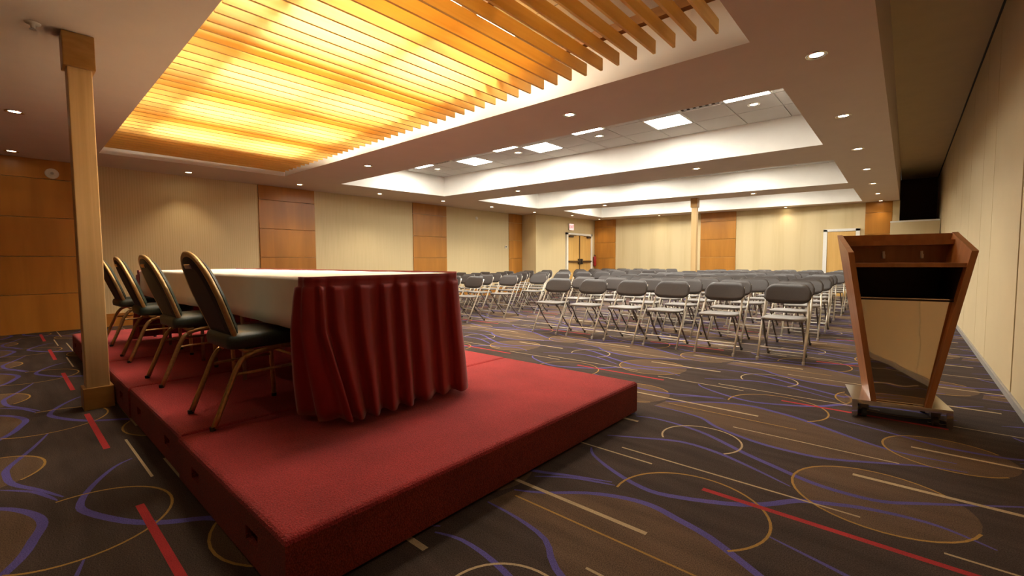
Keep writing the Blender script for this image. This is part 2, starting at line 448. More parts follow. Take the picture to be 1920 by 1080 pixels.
for k, (cx, cy) in enumerate(vents):
    L = thing('air_vent', 'slotted metal air vent in tray ceiling, ' + ('nearer the partition wall' if k == 0 else 'nearer the wood panelled wall'), 'vent', (cx, cy, ZT))
    m = MB(); s = .272
    for x0, x1, y0, y1 in ((-s, s, -s, -s + .025), (-s, s, s - .025, s), (-s, -s + .025, -s, s), (s - .025, s, -s, s)): m.box(x0, x1, y0, y1, -.005, .012)
    m.build('frame', M['white_frame'], L)
    MB().box(-s + .02, s - .02, -s + .02, s - .02, .008, .012).build('backing', M['dark'], L)
    for j in range(6):
        x = -s + .07 + j * .08
        MB().hexa([(x, -.25, -.003), (x + .03, -.25, .006), (x + .03, .25, .006), (x, .25, -.003)], [(x, -.25, .000), (x + .03, -.25, .009), (x + .03, .25, .009), (x, .25, .000)]).build('slat', M['metal_trim'], L)

# ------------------------------------------------------------------ walls
def boards(parent, p0, p1, nrm, zs, th=.025, y_split=1):
    """stack of veneer boards between two plan points, standing proud of the wall by th along nrm"""
    a, b = Vector(p0), Vector(p1); n = Vector(nrm)
    for i in range(len(zs) - 1):
        z0, z1 = zs[i] + .004, zs[i + 1] - .004
        bot = [(a.x, a.y, z0), (b.x, b.y, z0), (b.x + n.x * th, b.y + n.y * th, z0), (a.x + n.x * th, a.y + n.y * th, z0)]
        top = [(x, y, z1) for x, y, _ in bot]
        MB().hexa(bot, top).build('wood_board', M['panel_wood'], parent, bevel=.003)
ZS = [0.0, .58, 1.15, 1.73, 2.31, ZC]
CORN = (-9.2, 11.68); CORF = (-9.1, 15.2)
wl = MB()
wl.box(XL - .1, XL, YB, 11.68, 0, ZC)
wl.hexa([(XL, 11.68, 0), (-9.2, 11.68, 0), (-9.1, 15.2, 0), (XL, 15.2, 0)], [(XL, 11.68, ZC), (-9.2, 11.68, ZC), (-9.1, 15.2, ZC), (XL, 15.2, ZC)])
wl = struct(wl.build('wall_left', M['paper'])); wl['label'] = 'long cream striped wallpaper wall with wooden panels'
boards(wl, (XL, -1.6), (XL, .98), (1, 0), ZS)
boards(wl, (XL, YB), (XL, -1.61), (1, 0), ZS)
for y0, y1 in ((3.47, 4.60), (7.21, 8.35), (11.00, 11.66)): boards(wl, (XL, y0), (XL, y1), (1, 0), ZS)
# low wooden base rail along the left wall
for y0, y1 in ((1.0, 3.46), (4.61, 7.2), (8.36, 10.99)):
    b = MB(); b.box(XL, XL + .018, y0, y1, 0, .17); b.box(XL, XL + .030, y0, y1, .172, .215)
    o = b.build('base_rail', M['panel_wood'], wl)
wf = MB()
x0, x1 = -9.1, -.33
wf.hexa([(x0, far_y(x0), 0), (x1, far_y(x1), 0), (x1, far_y(x1) + .1, 0), (x0, far_y(x0) + .1, 0)], [(x0, far_y(x0), ZC), (x1, far_y(x1), ZC), (x1, far_y(x1) + .1, ZC), (x0, far_y(x0) + .1, ZC)])
wf.box(-.33, -.19, far_y(-.33) - .02, far_y(-.33) + .1, 0, ZC)
wf = struct(wf.build('wall_far', M['paper'])); wf['label'] = 'cream wallpaper wall at the far end behind the seating'
for xa, xb in ((-9.08, -8.22), (-5.19, -4.12), (-.90, -.335)): boards(wf, (xa, far_y(xa)), (xb, far_y(xb)), (0, -1), ZS)
# dark alcove past the far wall with a low stub wall
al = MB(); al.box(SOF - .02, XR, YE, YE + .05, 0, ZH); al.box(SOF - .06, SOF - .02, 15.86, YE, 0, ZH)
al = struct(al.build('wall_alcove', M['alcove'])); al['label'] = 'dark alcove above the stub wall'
st = struct(MB().box(-.36, XR - .02, 15.40, 15.50, 0, 2.0).build('wall_stub', M['paper']))
MB().box(-.365, XR - .02, 15.395, 15.505, 2.0, 2.04).build('ledge', M['white_frame'], st)
# folding partition on the right
wr = struct(MB().box(XR + .03, XR + .08, YB, YE, 0, ZH).build('wall_right', M['seam'])); wr['label'] = 'beige folding partition wall of tall vertical panels'
SE = [YB, -1.27, -.05, 1.17, 2.39, 3.61, 4.83, 6.34, 7.22, 8.57, 9.72] + [9.72 + 1.2 * k for k in range(1, 7)] + [YE]
for a, b in zip(SE[:-1], SE[1:]):
    g = .024 if abs(a - 4.83) < .01 else .011; h = .024 if abs(b - 4.83) < .01 else .011
    MB().box(XR, XR + .03, a + g, b - h, .055, ZH - .035).build('partition_panel', M['partition'], wr, bevel=.003)
tr = struct(MB().box(XR - .012, XR + .03, YB, YE, 0, .05).build('trim_1', M['metal_trim']))
tr2 = struct(MB().box(XR - .01, XR + .03, YB, YE, ZH - .03, ZH).build('trim_2', M['black']))
wn = struct(MB().box(XL, XR + .08, YB - .1, YB, 0, ZH).build('wall_near', M['panel_wood']))  # unseen wall; dark wood finish chosen to cut bounce on the foreground

# ------------------------------------------------------------------ doors
def bumpx(y): return lerp(-9.2, -9.1, (y - 11.68) / 3.52)
d1 = bpy.data.objects.new('door_1', None); COL.objects.link(d1); struct(d1); d1['label'] = 'pair of honey wood doors with panic bars in white frame'
y0, y1, zt = 13.30, 15.02, 2.06
xw = bumpx(14.1)
fr = MB()
fr.box(xw - .02, xw + .05, y0, y0 + .09, 0, zt); fr.box(xw - .02, xw + .05, y1 - .09, y1, 0, zt); fr.box(xw - .02, xw + .05, y0, y1, zt - .07, zt)
fr.build('door_frame', M['white_frame'], d1)
ym = (y0 + y1) / 2
for s, (a, b) in enumerate(((y0 + .095, ym - .006), (ym + .006, y1 - .095))):
    lf = MB().box(xw - .01, xw + .03, a, b, .01, zt - .075).build('door_leaf', M['door_wood'], d1, bevel=.003)
    MB().box(xw + .03, xw + .085, a + .02, b - .02, 1.00, 1.06).build('panic_bar', M['bronze'], lf)
    e = b - .07 if s == 0 else a + .07
    MB().box(xw + .03, xw + .10, e - .05, e + .05, .93, 1.13).build('latch_box', M['steel_dark'], lf)
    q = MB(); q.box(xw + .03, xw + .08, (a + .04) if s == 0 else (b - .30), (a + .30) if s == 0 else (b - .04), zt - .16, zt - .10)
    q.box(xw + .04, xw + .06, (a + .1) if s == 0 else (b - .5), (a + .5) if s == 0 else (b - .1), zt - .10, zt - .085)
    q.build('door_closer', M['steel_dark'], lf)
    if s == 0: MB().box(xw + .03, xw + .045, b - .03, b + .01, .02, zt - .08).build('astragal', M['bronze'], lf)
d2 = bpy.data.objects.new('door_2', None); COL.objects.link(d2); struct(d2); d2['label'] = 'single honey wood door in white frame beside lectern'
yw = far_y(-1.4)
fr = MB(); fr.box(-1.83, -1.74, yw - .05, yw + .02, 0, 1.90); fr.box(-1.09, -1.00, yw - .05, yw + .02, 0, 1.90); fr.box(-1.83, -1.00, yw - .05, yw + .02, 1.84, 1.91)
fr.build('door_frame', M['white_frame'], d2)
lf = MB().box(-1.735, -1.095, yw - .03, yw + .01, .01, 1.835).build('door_leaf', M['door_wood'], d2, bevel=.003)
MB().tube([(-1.17, yw - .03, .95), (-1.17, yw - .07, .95), (-1.27, yw - .08, .95)], .011).build('door_handle', M['metal_trim'], lf)

# ------------------------------------------------------------------ slatted lattice and strip lights in the first tray
lat = thing('slat_lattice', 'suspended lattice of honey wood slats glowing over the stage', 'lattice', (0, 0, 2.62))
SH = .098
x = -1.056; k = 0
sl = MB().box(-.0095, .0095, 0, 2.42, 0, SH).mesh('slat', M['slat_wood'])
while x > -8.26:
    o = link('slat', sl, lat, (x, lerp(.95, 1.01, (x + .9) / -7.6) - .0 + lerp(0.03, -.06, (x + 1) / -7.4), 0)); x -= .1528; k += 1
for y in (1.27, 2.17, 3.07):
    MB().hexa([(-8.45, y - .05, SH), (-.95, y + .02, SH), (-.95, y + .075, SH), (-8.45, y + .005, SH)], [(-8.45, y - .05, SH + .07), (-.95, y + .02, SH + .07), (-.95, y + .075, SH + .07), (-8.45, y + .005, SH + .07)]).build('batten', M['batten_wood'], lat)
for x in (-1.3, -3.42, -4.65, -7.3):
    for y in (1.28, 3.08):
        MB().tube([(x, y, SH + .02), (x, y, ZT - 2.62)], .004, 6).build('hanger_rod', M['steel_dark'], lat)
for i, x in enumerate((-2.80, -4.05, -5.25, -6.45)):
    for j, (a, b) in enumerate(((1.20, 2.12), (2.20, 3.12))):
        s_ = thing('slat_troffer', 'long light panel above the slats, %s from partition side, %s' % (ORD[i], 'stage rear half' if j == 0 else 'half by the plaster beam'), 'ceiling light', (x, (a + b) / 2, ZT - .03), group='long light panels above the slats')
        h_, l_ = .27, (b - a) / 2; m_ = MB()
        m_.box(-h_, h_, -l_, -l_ + .02, 0, .032); m_.box(-h_, h_, l_ - .02, l_, 0, .032); m_.box(-h_, -h_ + .02, -l_ + .02, l_ - .02, 0, .032); m_.box(h_ - .02, h_, -l_ + .02, l_ - .02, 0, .032)
        m_.build('frame', M['white_frame'], s_)
        MB().box(-h_ + .02, h_ - .02, -l_ + .02, l_ - .02, .006, .026).build('diffuser', M['strip'], s_)

# ------------------------------------------------------------------ recessed downlights
ring_me = MB().lathe([(.075, 0), (.073, -.006), (.058, -.006), (.054, 0.0), (.046, .004)], 24).mesh('trim_ring', M['chrome'], True)
lamp_me = MB().lathe([(.046, 0.004), (.02, 0.002), (.0005, .001)], 24).mesh('lamp', M['lamp'], True)
def downlight(x, y, z, label, power, grp, spot=True):
    t = thing('recessed_downlight', label, 'downlight', (x, y, z - .002), group=grp)
    link('trim_ring', ring_me, t); link('lamp', lamp_me, t, (0, 0, -.003))
    if spot:
        ld = bpy.data.lights.new('downlight_bulb', 'SPOT'); ld.energy = power; ld.color = (1, .78, .50)
        ld.spot_size = math.radians(95); ld.spot_blend = .7; ld.shadow_soft_size = .04
        lo = bpy.data.objects.new('downlight_bulb', ld); COL.objects.link(lo); lo.parent = t; lo.location = (0, 0, -.02)
for i, y in enumerate((2.26, 4.20, 6.14, 8.08, 9.97, 11.91, 13.80, 15.50)):
    downlight(-.575, y, ZC, 'round recessed downlight beside the partition soffit, %s from stage end' % ORD[i], SPOT_W * (.4 if i in (0, 7) else 1), 'downlights beside the soffit')
for i, (x, y) in enumerate(((-9.375, .18), (-9.356, 2.22), (-9.20, 4.04), (-9.1, 5.8), (-9.014, 7.60), (-8.969, 9.35), (-8.951, 11.29), (-8.636, 12.97), (-8.663, 14.82))):
    downlight(x, y, ZC, 'round recessed downlight along wood panelled wall, %s from stage end' % ORD[i], SPOT_W * (.12 if i == 0 else .8), 'downlights along the panelled wall')
for (x, y, n) in ((-2.768, 4.10, 'slatted tray, partition half'), (-6.636, 4.02, 'slatted tray, panelled wall half'), (-2.747, 7.90, 'second tray, partition half'), (-6.539, 7.66, 'second tray, panelled wall half'),
                  (-2.769, 11.74, 'third tray, partition half'), (-6.425, 11.28, 'third tray, panelled wall half'), (-2.751, 15.44, 'fourth tray, partition half'), (-6.471, 15.07, 'fourth tray, panelled wall half')):
    downlight(x, y, ZC, 'round recessed downlight in beam beyond the %s' % n, SPOT_W * (.3 if y > 14.5 else 1), 'downlights in the ceiling beams')
for (x, y, n) in ((-6.947, .173, 'behind the stage near the wood column'), (-2.8, -.35, 'added unseen behind the stage near the slatted tray corner'), (-.6, -.4, 'added unseen near the partition behind the stage')):  # last two are out of view, added to give light
    downlight(x, y, ZC, 'round recessed downlight %s' % n, SPOT_W * .3, 'downlights behind the stage')
traydl.sort(key=lambda c: -c[0])
for i, (x, y) in enumerate(traydl):
    downlight(x, y, ZT, 'small round downlight in acoustic tile of bright tray, %s from partition' % ORD[i], SPOT_W * .6, 'downlights among the acoustic tiles')

# ------------------------------------------------------------------ stage risers
ZP = .215
SX = [-1.345, -2.565, -3.83, -4.98, -6.15, -7.33]
SLAB = ['red carpeted stage section with bare corner nearest the lectern', 'red carpeted stage section under the skirted end of the table', 'red carpeted stage section beside the pale wood column', 'red carpeted stage section beyond the wood column, under the table', 'red carpeted end stage section towards the wood panelled wall']
for i in range(5):
    xb, xa = SX[i] - .004, SX[i + 1] + .004
    dy = (.0, .012, .004, .014, .006)[i]
    ya, yb = .515 + dy, 2.82 + dy * .6
    st_ = MB(); prof = [(0, .012), (0, ZP - .022), (.004, ZP - .010), (.012, ZP - .003), (.024, ZP)]
    R_ = [[(xa + a, ya + a, z), (xb - a, ya + a, z), (xb - a, yb - a, z), (xa + a, yb - a, z)] for a, z in prof]
    cx = (xa + xb) / 2
    holes = [(xa + .22, xa + .33), (xb - .33, xb - .22)]
    for k in range(len(R_) - 1):
        for j in range(4):
            n = (j + 1) % 4
            if k == 0 and j == 0:
                xs = [xa, holes[0][0], holes[0][1], holes[1][0], holes[1][1], xb]; zs = [.012, .085, .135, ZP - .022]
                for a in range(5):
                    for b in range(3):
                        if b == 1 and a in (1, 3): continue
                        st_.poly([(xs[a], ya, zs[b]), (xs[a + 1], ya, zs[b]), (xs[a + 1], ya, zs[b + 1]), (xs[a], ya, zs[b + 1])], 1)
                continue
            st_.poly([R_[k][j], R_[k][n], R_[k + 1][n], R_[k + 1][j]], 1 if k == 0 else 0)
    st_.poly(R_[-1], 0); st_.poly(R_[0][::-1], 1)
    root = tag(st_.build('stage_platform', [M['stage'], M['stage_side']]), SLAB[i], 'stage section', 'red stage sections')
    for h0, h1 in holes:
        q = MB()
        q.poly([(h0, ya + .04, .085), (h1, ya + .04, .085), (h1, ya + .04, .135), (h0, ya + .04, .135)])
        q.poly([(h0, ya, .085), (h1, ya, .085), (h1, ya + .04, .085), (h0, ya + .04, .085)]); q.poly([(h0, ya + .04, .135), (h1, ya + .04, .135), (h1, ya, .135), (h0, ya, .135)])
        q.poly([(h0, ya, .085), (h0, ya + .04, .085), (h0, ya + .04, .135), (h0, ya, .135)]); q.poly([(h1, ya, .135), (h1, ya + .04, .135), (h1, ya + .04, .085), (h1, ya, .085)])
        q.build('handle_slot', M['stage_side'], root)
    q = MB()
    for fx in (xa + .1, xb - .1):
        for fy in (ya + .1, yb - .1): q.lathe([(.03, 0), (.03, .0125)], 10, (fx, fy, 0), cap=True)
    q.build('foot', M['black'], root)

# ------------------------------------------------------------------ head tables, cloth, skirt
TX0, TX1, TY0, TY1, TZT = -2.13, -6.03, .965, 1.87, .958
tm_ = (TX0 + TX1) / 2
for i, (a, b) in enumerate(((TX0 - .01, tm_ + .004), (tm_ - .004, TX1 + .01))):
    t = thing('folding_table', ['long folding table under white cloth, half at the pleated skirt end', 'long folding table under white cloth, half towards the panelled wall'][i], 'table', ((a + b) / 2, (TY0 + TY1) / 2, ZP))
    hl = (a - b) / 2; hw = (TY1 - TY0) / 2 - .01
    MB().box(-hl, hl, -hw, hw, TZT - ZP - .035, TZT - ZP - .004).build('tabletop', M['col_cap'], t, bevel=.004)
    for lx in ((-hl + .62, hl - .2) if i == 0 else (-hl + .48, hl - .34)):
        for ly in (-hw + .12, hw - .12): MB().tube([(lx, ly, 0), (lx, ly, TZT - ZP - .036)], .013, 8).build('leg', M['chair_tube'], t, smooth=True)
        MB().tube([(lx, -hw + .12, .28), (lx, hw - .12, .28)], .010, 8).build('leg_brace', M['chair_tube'], t)
nx, cl = 120, MB()
rows = []
prof = [('t', 1.0), ('t', .75), ('t', .5), ('t', .25), ('t', .02), ('e', 0), ('d', .05), ('d', .25), ('d', .5), ('d', .75), ('d', 1.0)]
for k, v in prof:
    row = []
    for i in range(nx + 1):
        t = i / nx; x = lerp(TX0 + .004, TX1 - .004, t)
        if k == 't': row.append((x, lerp(TY0, TY1 - .004, v), TZT + .004 + .0012 * math.sin(9 * t * 6 + v * 5)))
        elif k == 'e': row.append((x, TY0 - .006, TZT + .001))
        else:
            wv = .006 * math.sin(x * 7.0) + .004 * math.sin(x * 17 + 1.3) + .008 * math.exp(-((x + 2.33) / .07) ** 2) - .006 * math.exp(-((x + 2.5) / .08) ** 2)
            row.append((x, TY0 - .010 - wv * v - .012 * v, TZT - .248 * v - .004 * math.sin(x * 2.2) * v))
    rows.append(row)
idx0 = len(cl.v)
for r in rows: cl.v += r
for a in range(len(rows) - 1):
    for i in range(nx):
        b = a * (nx + 1) + i; cl.f.append((b, b + 1, b + nx + 2, b + nx + 1)); cl.mi.append(0)
co = cl.build('tablecloth', M['linen'], smooth=True)
so = co.modifiers.new('thick', 'SOLIDIFY'); so.thickness = .0015; so.offset = 0
tag(co, 'white linen cloth over the long head table, hanging on chair side', 'tablecloth')
# pleated skirt
path = [(TX0 - .06, TY0 - .020), (TX0 + .004, TY0 - .018), (TX0 + .018, TY0), (TX0 + .016, TY1), (TX0 + .006, TY1 + .014), (TX0 - .02, TY1 + .016), (TX1 + .02, TY1 + .016), (TX1 - .008, TY1 + .012), (TX1 - .016, TY1), (TX1 - .016, TY0), (TX1 + .0, TY0 - .018), (TX1 + .10, TY0 - .020)]
path = [Vector(p) for p in path]
samp = []; acc = 0
for a, b in zip(path[:-1], path[1:]):
    d = b - a; L = d.length; n = max(2, int(L / .009)); tn = d.normalized()
    for i in range(n):
        p = a + d * (i / n); samp.append([acc + L * i / n, p, Vector((-tn.y, tn.x)) * -1])
    acc += L
samp.append([acc, path[-1], samp[-1][2]])
# smooth normals round the corners
N = len(samp)
sm = []
for i in range(N):
    v = Vector((0, 0))
    for j in range(max(0, i - 5), min(N, i + 6)): v += samp[j][2]
    sm.append(v.normalized())
# check the outward side: at the first end wall the skirt faces +x
mid = min(range(N), key=lambda i: (samp[i][1] - Vector((TX0 + .018, 1.4))).length)
if sm[mid].x < 0: sm = [-v for v in sm]
rp = random.Random(3); cuts = [0]
while cuts[-1] < acc: cuts.append(cuts[-1] + (rp.uniform(.045, .07) if cuts[-1] < .16 else rp.uniform(.10, .165)))
amps = [rp.uniform(.7, 1.25) for _ in cuts]; flr = [rp.uniform(.7, 1.2) for _ in cuts]; skew = [rp.uniform(-.25, .25) for _ in cuts]
def pleat(s, t):
    for k in range(len(cuts) - 1):
        if cuts[k + 1] > s: break
    u = (s - cuts[k]) / (cuts[k + 1] - cuts[k])
    # box pleat: a fast fold followed by a broad soft belly
    c = .13 + (skew[k] + .25) * .3 * t
    if u < c: h = .5 - .5 * math.cos(PI * u / c)
    else: h = .5 + .5 * math.cos(PI * ((u - c) / (1 - c)) ** 1.15)
    return h * amps[k], flr[k]
HB = lambda i: .008 if samp[i][1].y > TY1 else 0
RZ = [0, .03, .065, .07, .10, .16, .25, .36, .48, .6, .72, .84, .93, 1.0]
H0, H1 = TZT + .006, ZP + .030
sk = MB()
for r, t in enumerate(RZ):
    for i in range(N):
        h, fl = pleat(samp[i][0], t)
        amp = 0.003 if t < .068 else lerp(.020, .050, min(1, (t - .068) / .7))
        off = .003 + h * amp + .05 * fl * .75 * max(0, t - .07) ** 1.3
        p = samp[i][1] + sm[i] * off
        wn_ = max(0, 1 - (samp[i][1].y - TY0 + .02) / .35) * (1 if samp[i][1].x > -3 else 0)
        tt = max(0, t - .37) / .63; p.y += .13 * tt * wn_ - .008 * (1 - tt) * min(1, t * 6) * (1 if samp[i][0] < .08 else 0); p.x -= .20 * tt * max(0, 1 - samp[i][0] / .13)
        z = lerp(H0 + HB(i), H1, t) + (.012 * (1 - h) if t == 1 else 0)
        sk.v.append((p.x, p.y, z))
for r in range(len(RZ) - 1):
    for i in range(N - 1):
        b = r * N + i; sk.f.append((b, b + 1, b + N + 1, b + N)); sk.mi.append(0)
so_ = sk.build('table_skirt', M['skirt'], smooth=True)
md = so_.modifiers.new('thick', 'SOLIDIFY'); md.thickness = .002; md.offset = -1
tag(so_, 'burgundy pleated skirt clipped round the end and front of table', 'table skirt')

# ------------------------------------------------------------------ banquet chairs behind the table
def banquet_chair():
    t = thing('banquet_chair', '', 'chair')
    W = .193
    for s in (-1, 1):
        pr_ = [(-.211, .009), (-.135, .20), (-.105, .275), (-.075, .325), (-.03, .352), (.03, .362), (.12, .372), (.165, .368), (.195, .345), (.205, .30), (.214, .006)]
        pts = catmull([(s * W, y, z) for y, z in pr_], 3)
        lo = [p for p in pts if p.y < -.06]; mi_ = [p for p in pts if -.075 <= p.y <= .185]; hi = [p for p in pts if p.y > .168]
        MB().tube(lo, .0140, 8).build('leg', M['gold'], t, smooth=True)
        MB().tube(mi_, .0140, 8).build('side_rail', M['gold'], t, smooth=True)
        MB().tube(hi, .0140, 8).build('leg', M['gold'], t, smooth=True)
        MB().tube([(s * W, -.115, .255), (s * W, .208, .262)], .008, 6).build('stretcher', M['gold'], t)
        for y in (-.215, .214): MB().lathe([(.014, 0), (.015, .018)], 8, (s * W, y, 0), cap=True).build('foot_cap', M['black'], t)
    MB().tube([(-W, .205, .30), (W, .205, .30)], .008, 6).build('stretcher', M['gold'], t)
    # back: a plane leaning backwards, local (x, s) -> world
    P0, P1 = Vector((0, -.075, .385)), Vector((0, -.240, .858)); ax = (P1 - P0).normalized(); nb = Vector((0, -ax.z, ax.y)) * -1   # towards the sitter
    Hb = (P1 - P0).length
    def bp(x, s, d): q = P0 + ax * s + nb * d; return (x, q.y, q.z)
    out = [(.165, .0), (.172, .10), (.186, .20), (.192, .28), (.184, .35), (.160, .42), (.122, .466), (.072, .496), (.0, .508)]
    k = Hb / .508; out = [(x, s * k) for x, s in out]
    full = out + [(-x, s) for x, s in out[-2::-1]]
    fp = catmull([Vector((x, s)) for x, s in full], 3)
    fr_ = MB()
    pts3 = [bp(p[0], p[1], 0) for p in fp]
    tail = lambda sg: [(sg * .188, -.02, .365), (sg * .178, -.055, .368)]
    fr_.tube(tail(1) + pts3 + tail(-1)[::-1], .0135, 8, flat=1.5)
    fr_.build('back_frame', M['gold'], t, smooth=True)
    inner = [p for p in fp if p[1] > .045]
    def slab(d0, d1, inset, dome):
        m = MB(); c = Vector((0, .27))
        ringA = [c + (Vector((p[0], p[1])) - c) * inset for p in inner]
        n = len(ringA); a0 = len(m.v)
        m.v += [bp(p[0], p[1], d0) for p in ringA]; m.v += [bp(p[0], p[1], d1) for p in ringA]
        m.v += [bp(c[0] + (p[0] - c[0]) * .8, c[1] + (p[1] - c[1]) * .85, d1 + dome) for p in ringA]
        for j in range(n):
            q = (j + 1) % n
            m.f.append((j, q, n + q, n + j)); m.f.append((n + j, n + q, 2 * n + q, 2 * n + j)); m.mi += [0, 0]
        m.f.append(tuple(2 * n + j for j in range(n))); m.f.append(tuple(reversed(range(n)))); m.mi += [0, 0]
        return m
    slab(.002, .020, .965, .018).build('backrest', M['vinyl'], t, smooth=False)
    slab(.0015, -.014, .965, -.006).build('back_shell', M['back_shell'], t)
    hs = Hb * .885
    hm = MB(); q = [bp(-.055, hs - .012, -.0215), bp(.055, hs - .012, -.0215), bp(.055, hs + .014, -.0215), bp(-.055, hs + .014, -.0215)]; hm.hexa(q, [bp(-.05, hs - .008, -.0255), bp(.05, hs - .008, -.0255), bp(.05, hs + .010, -.0255), bp(-.05, hs + .010, -.0255)]); hm.build('hand_grip', M['chrome'], t)
    # seat cushion
    sx, sy0, sy1 = .205, -.135, .258
    pts = []
    for cx, cy, a0, r in ((sx - .10, sy1 - .10, 0, .10), (-sx + .10, sy1 - .10, 90, .10), (-sx + .05, sy0 + .05, 180, .05), (sx - .05, sy0 + .05, 270, .05)):
        for j in range(6): a = math.radians(a0 + 90 * j / 5); pts.append(Vector((cx + r * math.cos(a), cy + r * math.sin(a))))
    c = Vector((0, .06)); m = MB(); n = len(pts)
    for inset, z in ((.90, .378), (.985, .384), (1.0, .405), (1.0, .425), (.97, .445), (.86, .458), (.5, .466)):
        m.v += [((c + (p - c) * inset).x, (c + (p - c) * inset).y, z) for p in pts]
    for r in range(6):
        for j in range(n):
            q = (j + 1) % n; m.f.append((r * n + j, r * n + q, (r + 1) * n + q, (r + 1) * n + j)); m.mi.append(0)
    m.f.append(tuple(6 * n + j for j in range(n))); m.f.append(tuple(reversed(range(n)))); m.mi += [0, 0]
    m.build('seat', M['vinyl'], t, smooth=True)
    return t
bc = banquet_chair()
BLAB = ['green vinyl banquet chair with gold frame at the skirted table end', 'green vinyl banquet chair with gold frame, second from skirted table end', 'green vinyl banquet chair with gold frame, third from skirted table end', 'green vinyl banquet chair with gold frame partly behind the wood column']
for i, (x, y, rz) in enumerate(((-2.705, .862, 0), (-3.85, .875, .02), (-4.97, .885, -.02), (-6.09, .90, .03))):
    o = bc if i == 0 else copy_tree(bc, (0, 0, 0))
    o.location = (x, y, ZP + .002); o.rotation_euler = (0, 0, rz); tag(o, BLAB[i], 'chair', 'banquet chairs on the stage')

# ------------------------------------------------------------------ support columns
def column(x, y, label, hw=.064):
    t = thing('support_column', label, 'column', (x, y, 0))
    MB().box(-hw, hw, -hw, hw, .10, ZC - .05).build('shaft', M['col_wood'], t, bevel=.006)
    b = hw + .018
    MB().box(-b, b, -b, b, 0, .155).build('base_block', M['col_cap'], t, bevel=.004)
    MB().box(-b, b, -b, b, ZC - .23, ZC - .001).build('cap_block', M['col_cap'], t, bevel=.004)
column(-4.375, .424, 'square pale wood column standing behind the stage chairs')
column(-4.06, 11.62, 'square pale wood column standing among the folding chairs')

# ------------------------------------------------------------------ lectern
lec = thing('lectern', 'flared brown wood lectern with mirrored panel on metal base', 'lectern', (-.034, 3.90, 0), math.radians(10.2))
ZB = .12
yfoot0, yfoot1, ytop0, ytop1 = -.19, .19, -.255, .215
zt0, zt1 = 1.08, 1.212
xb_, xt_ = .148, .302
def sx_at(z): return lerp(xb_, xt_, (z - ZB) / (1.08 - ZB))
def ynear(z): return lerp(yfoot0, ytop0, (z - ZB) / (zt0 - ZB))
def yfar(z): return lerp(yfoot1, ytop1, (z - ZB) / (zt1 - ZB))
for s in (-1, 1):
    th = .030
    o_ = [(s * sx_at(ZB), yfoot0, ZB), (s * sx_at(zt0), ytop0, zt0), (s * sx_at(zt1), ytop1, zt1), (s * sx_at(ZB), yfoot1, ZB)]
    i_ = [(x - s * th, y, z) for x, y, z in o_]
    MB().hexa(o_ if s > 0 else o_[::-1], i_ if s > 0 else i_[::-1]).build('side_panel', M['lect'], lec)
def cross(z0, z1, ya, yb, name, mat, dz=0, ins=.030):
    """board spanning between the sides; ya,yb plan range"""
    bot = [(-(sx_at(z0) - ins), ya, z0), ((sx_at(z0) - ins), ya, z0), ((sx_at(z0 + dz) - ins), yb, z0 + dz), (-(sx_at(z0 + dz) - ins), yb, z0 + dz)]
    top = [(-(sx_at(z1) - ins), ya, z1), ((sx_at(z1) - ins), ya, z1), ((sx_at(z1 + dz) - ins), yb, z1 + dz), (-(sx_at(z1 + dz) - ins), yb, z1 + dz)]
    return MB().hexa(bot, top).build(name, mat, lec)
# audience-side panel
bk = [(-(sx_at(ZB) - .03), yfar(ZB) - .02, ZB), ((sx_at(ZB) - .03), yfar(ZB) - .02, ZB), ((sx_at(ZB) - .03), yfar(ZB), ZB), (-(sx_at(ZB) - .03), yfar(ZB), ZB)]
bt = [(-(sx_at(1.205) - .03), yfar(1.205) - .02, 1.205), ((sx_at(1.205) - .03), yfar(1.205) - .02, 1.205), ((sx_at(1.205) - .03), yfar(1.205), 1.205), (-(sx_at(1.205) - .03), yfar(1.205), 1.205)]
MB().hexa(bk, bt).build('front_panel', M['lect'], lec)
cross(1.128, 1.160, .10, yfar(1.15) - .02, 'ledge', M['lect'])
sh = cross(.985, 1.010, ynear(1.0) + .012, yfar(1.0) - .02, 'shelf', M['lect'])
for x in (-.06, .14):
    m = MB(); m.box(x - .006, x + .006, .170, .190, 1.04, 1.09); m.box(x - .006, x + .006, .155, .170, 1.04, 1.048); m.box(x - .006, x + .006, .150, .156, 1.04, 1.068)
    m.build('pen_clip', M['white_plastic'], lec)
# dark lining inside the cavity
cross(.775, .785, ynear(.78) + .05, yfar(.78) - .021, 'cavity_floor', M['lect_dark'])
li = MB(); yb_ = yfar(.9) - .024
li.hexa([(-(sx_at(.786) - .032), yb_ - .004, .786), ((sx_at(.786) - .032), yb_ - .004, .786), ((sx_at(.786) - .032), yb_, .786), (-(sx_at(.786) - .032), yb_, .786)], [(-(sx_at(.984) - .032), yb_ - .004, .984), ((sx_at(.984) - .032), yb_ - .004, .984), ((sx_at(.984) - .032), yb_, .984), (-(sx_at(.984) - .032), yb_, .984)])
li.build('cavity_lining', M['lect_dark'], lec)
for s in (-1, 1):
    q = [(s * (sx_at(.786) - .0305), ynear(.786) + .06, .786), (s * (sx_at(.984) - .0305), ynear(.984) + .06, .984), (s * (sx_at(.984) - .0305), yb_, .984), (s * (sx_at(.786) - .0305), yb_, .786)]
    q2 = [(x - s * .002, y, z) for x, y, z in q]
    MB().hexa(q if s > 0 else q[::-1], q2 if s > 0 else q2[::-1]).build('cavity_lining', M['lect_dark'], lec)
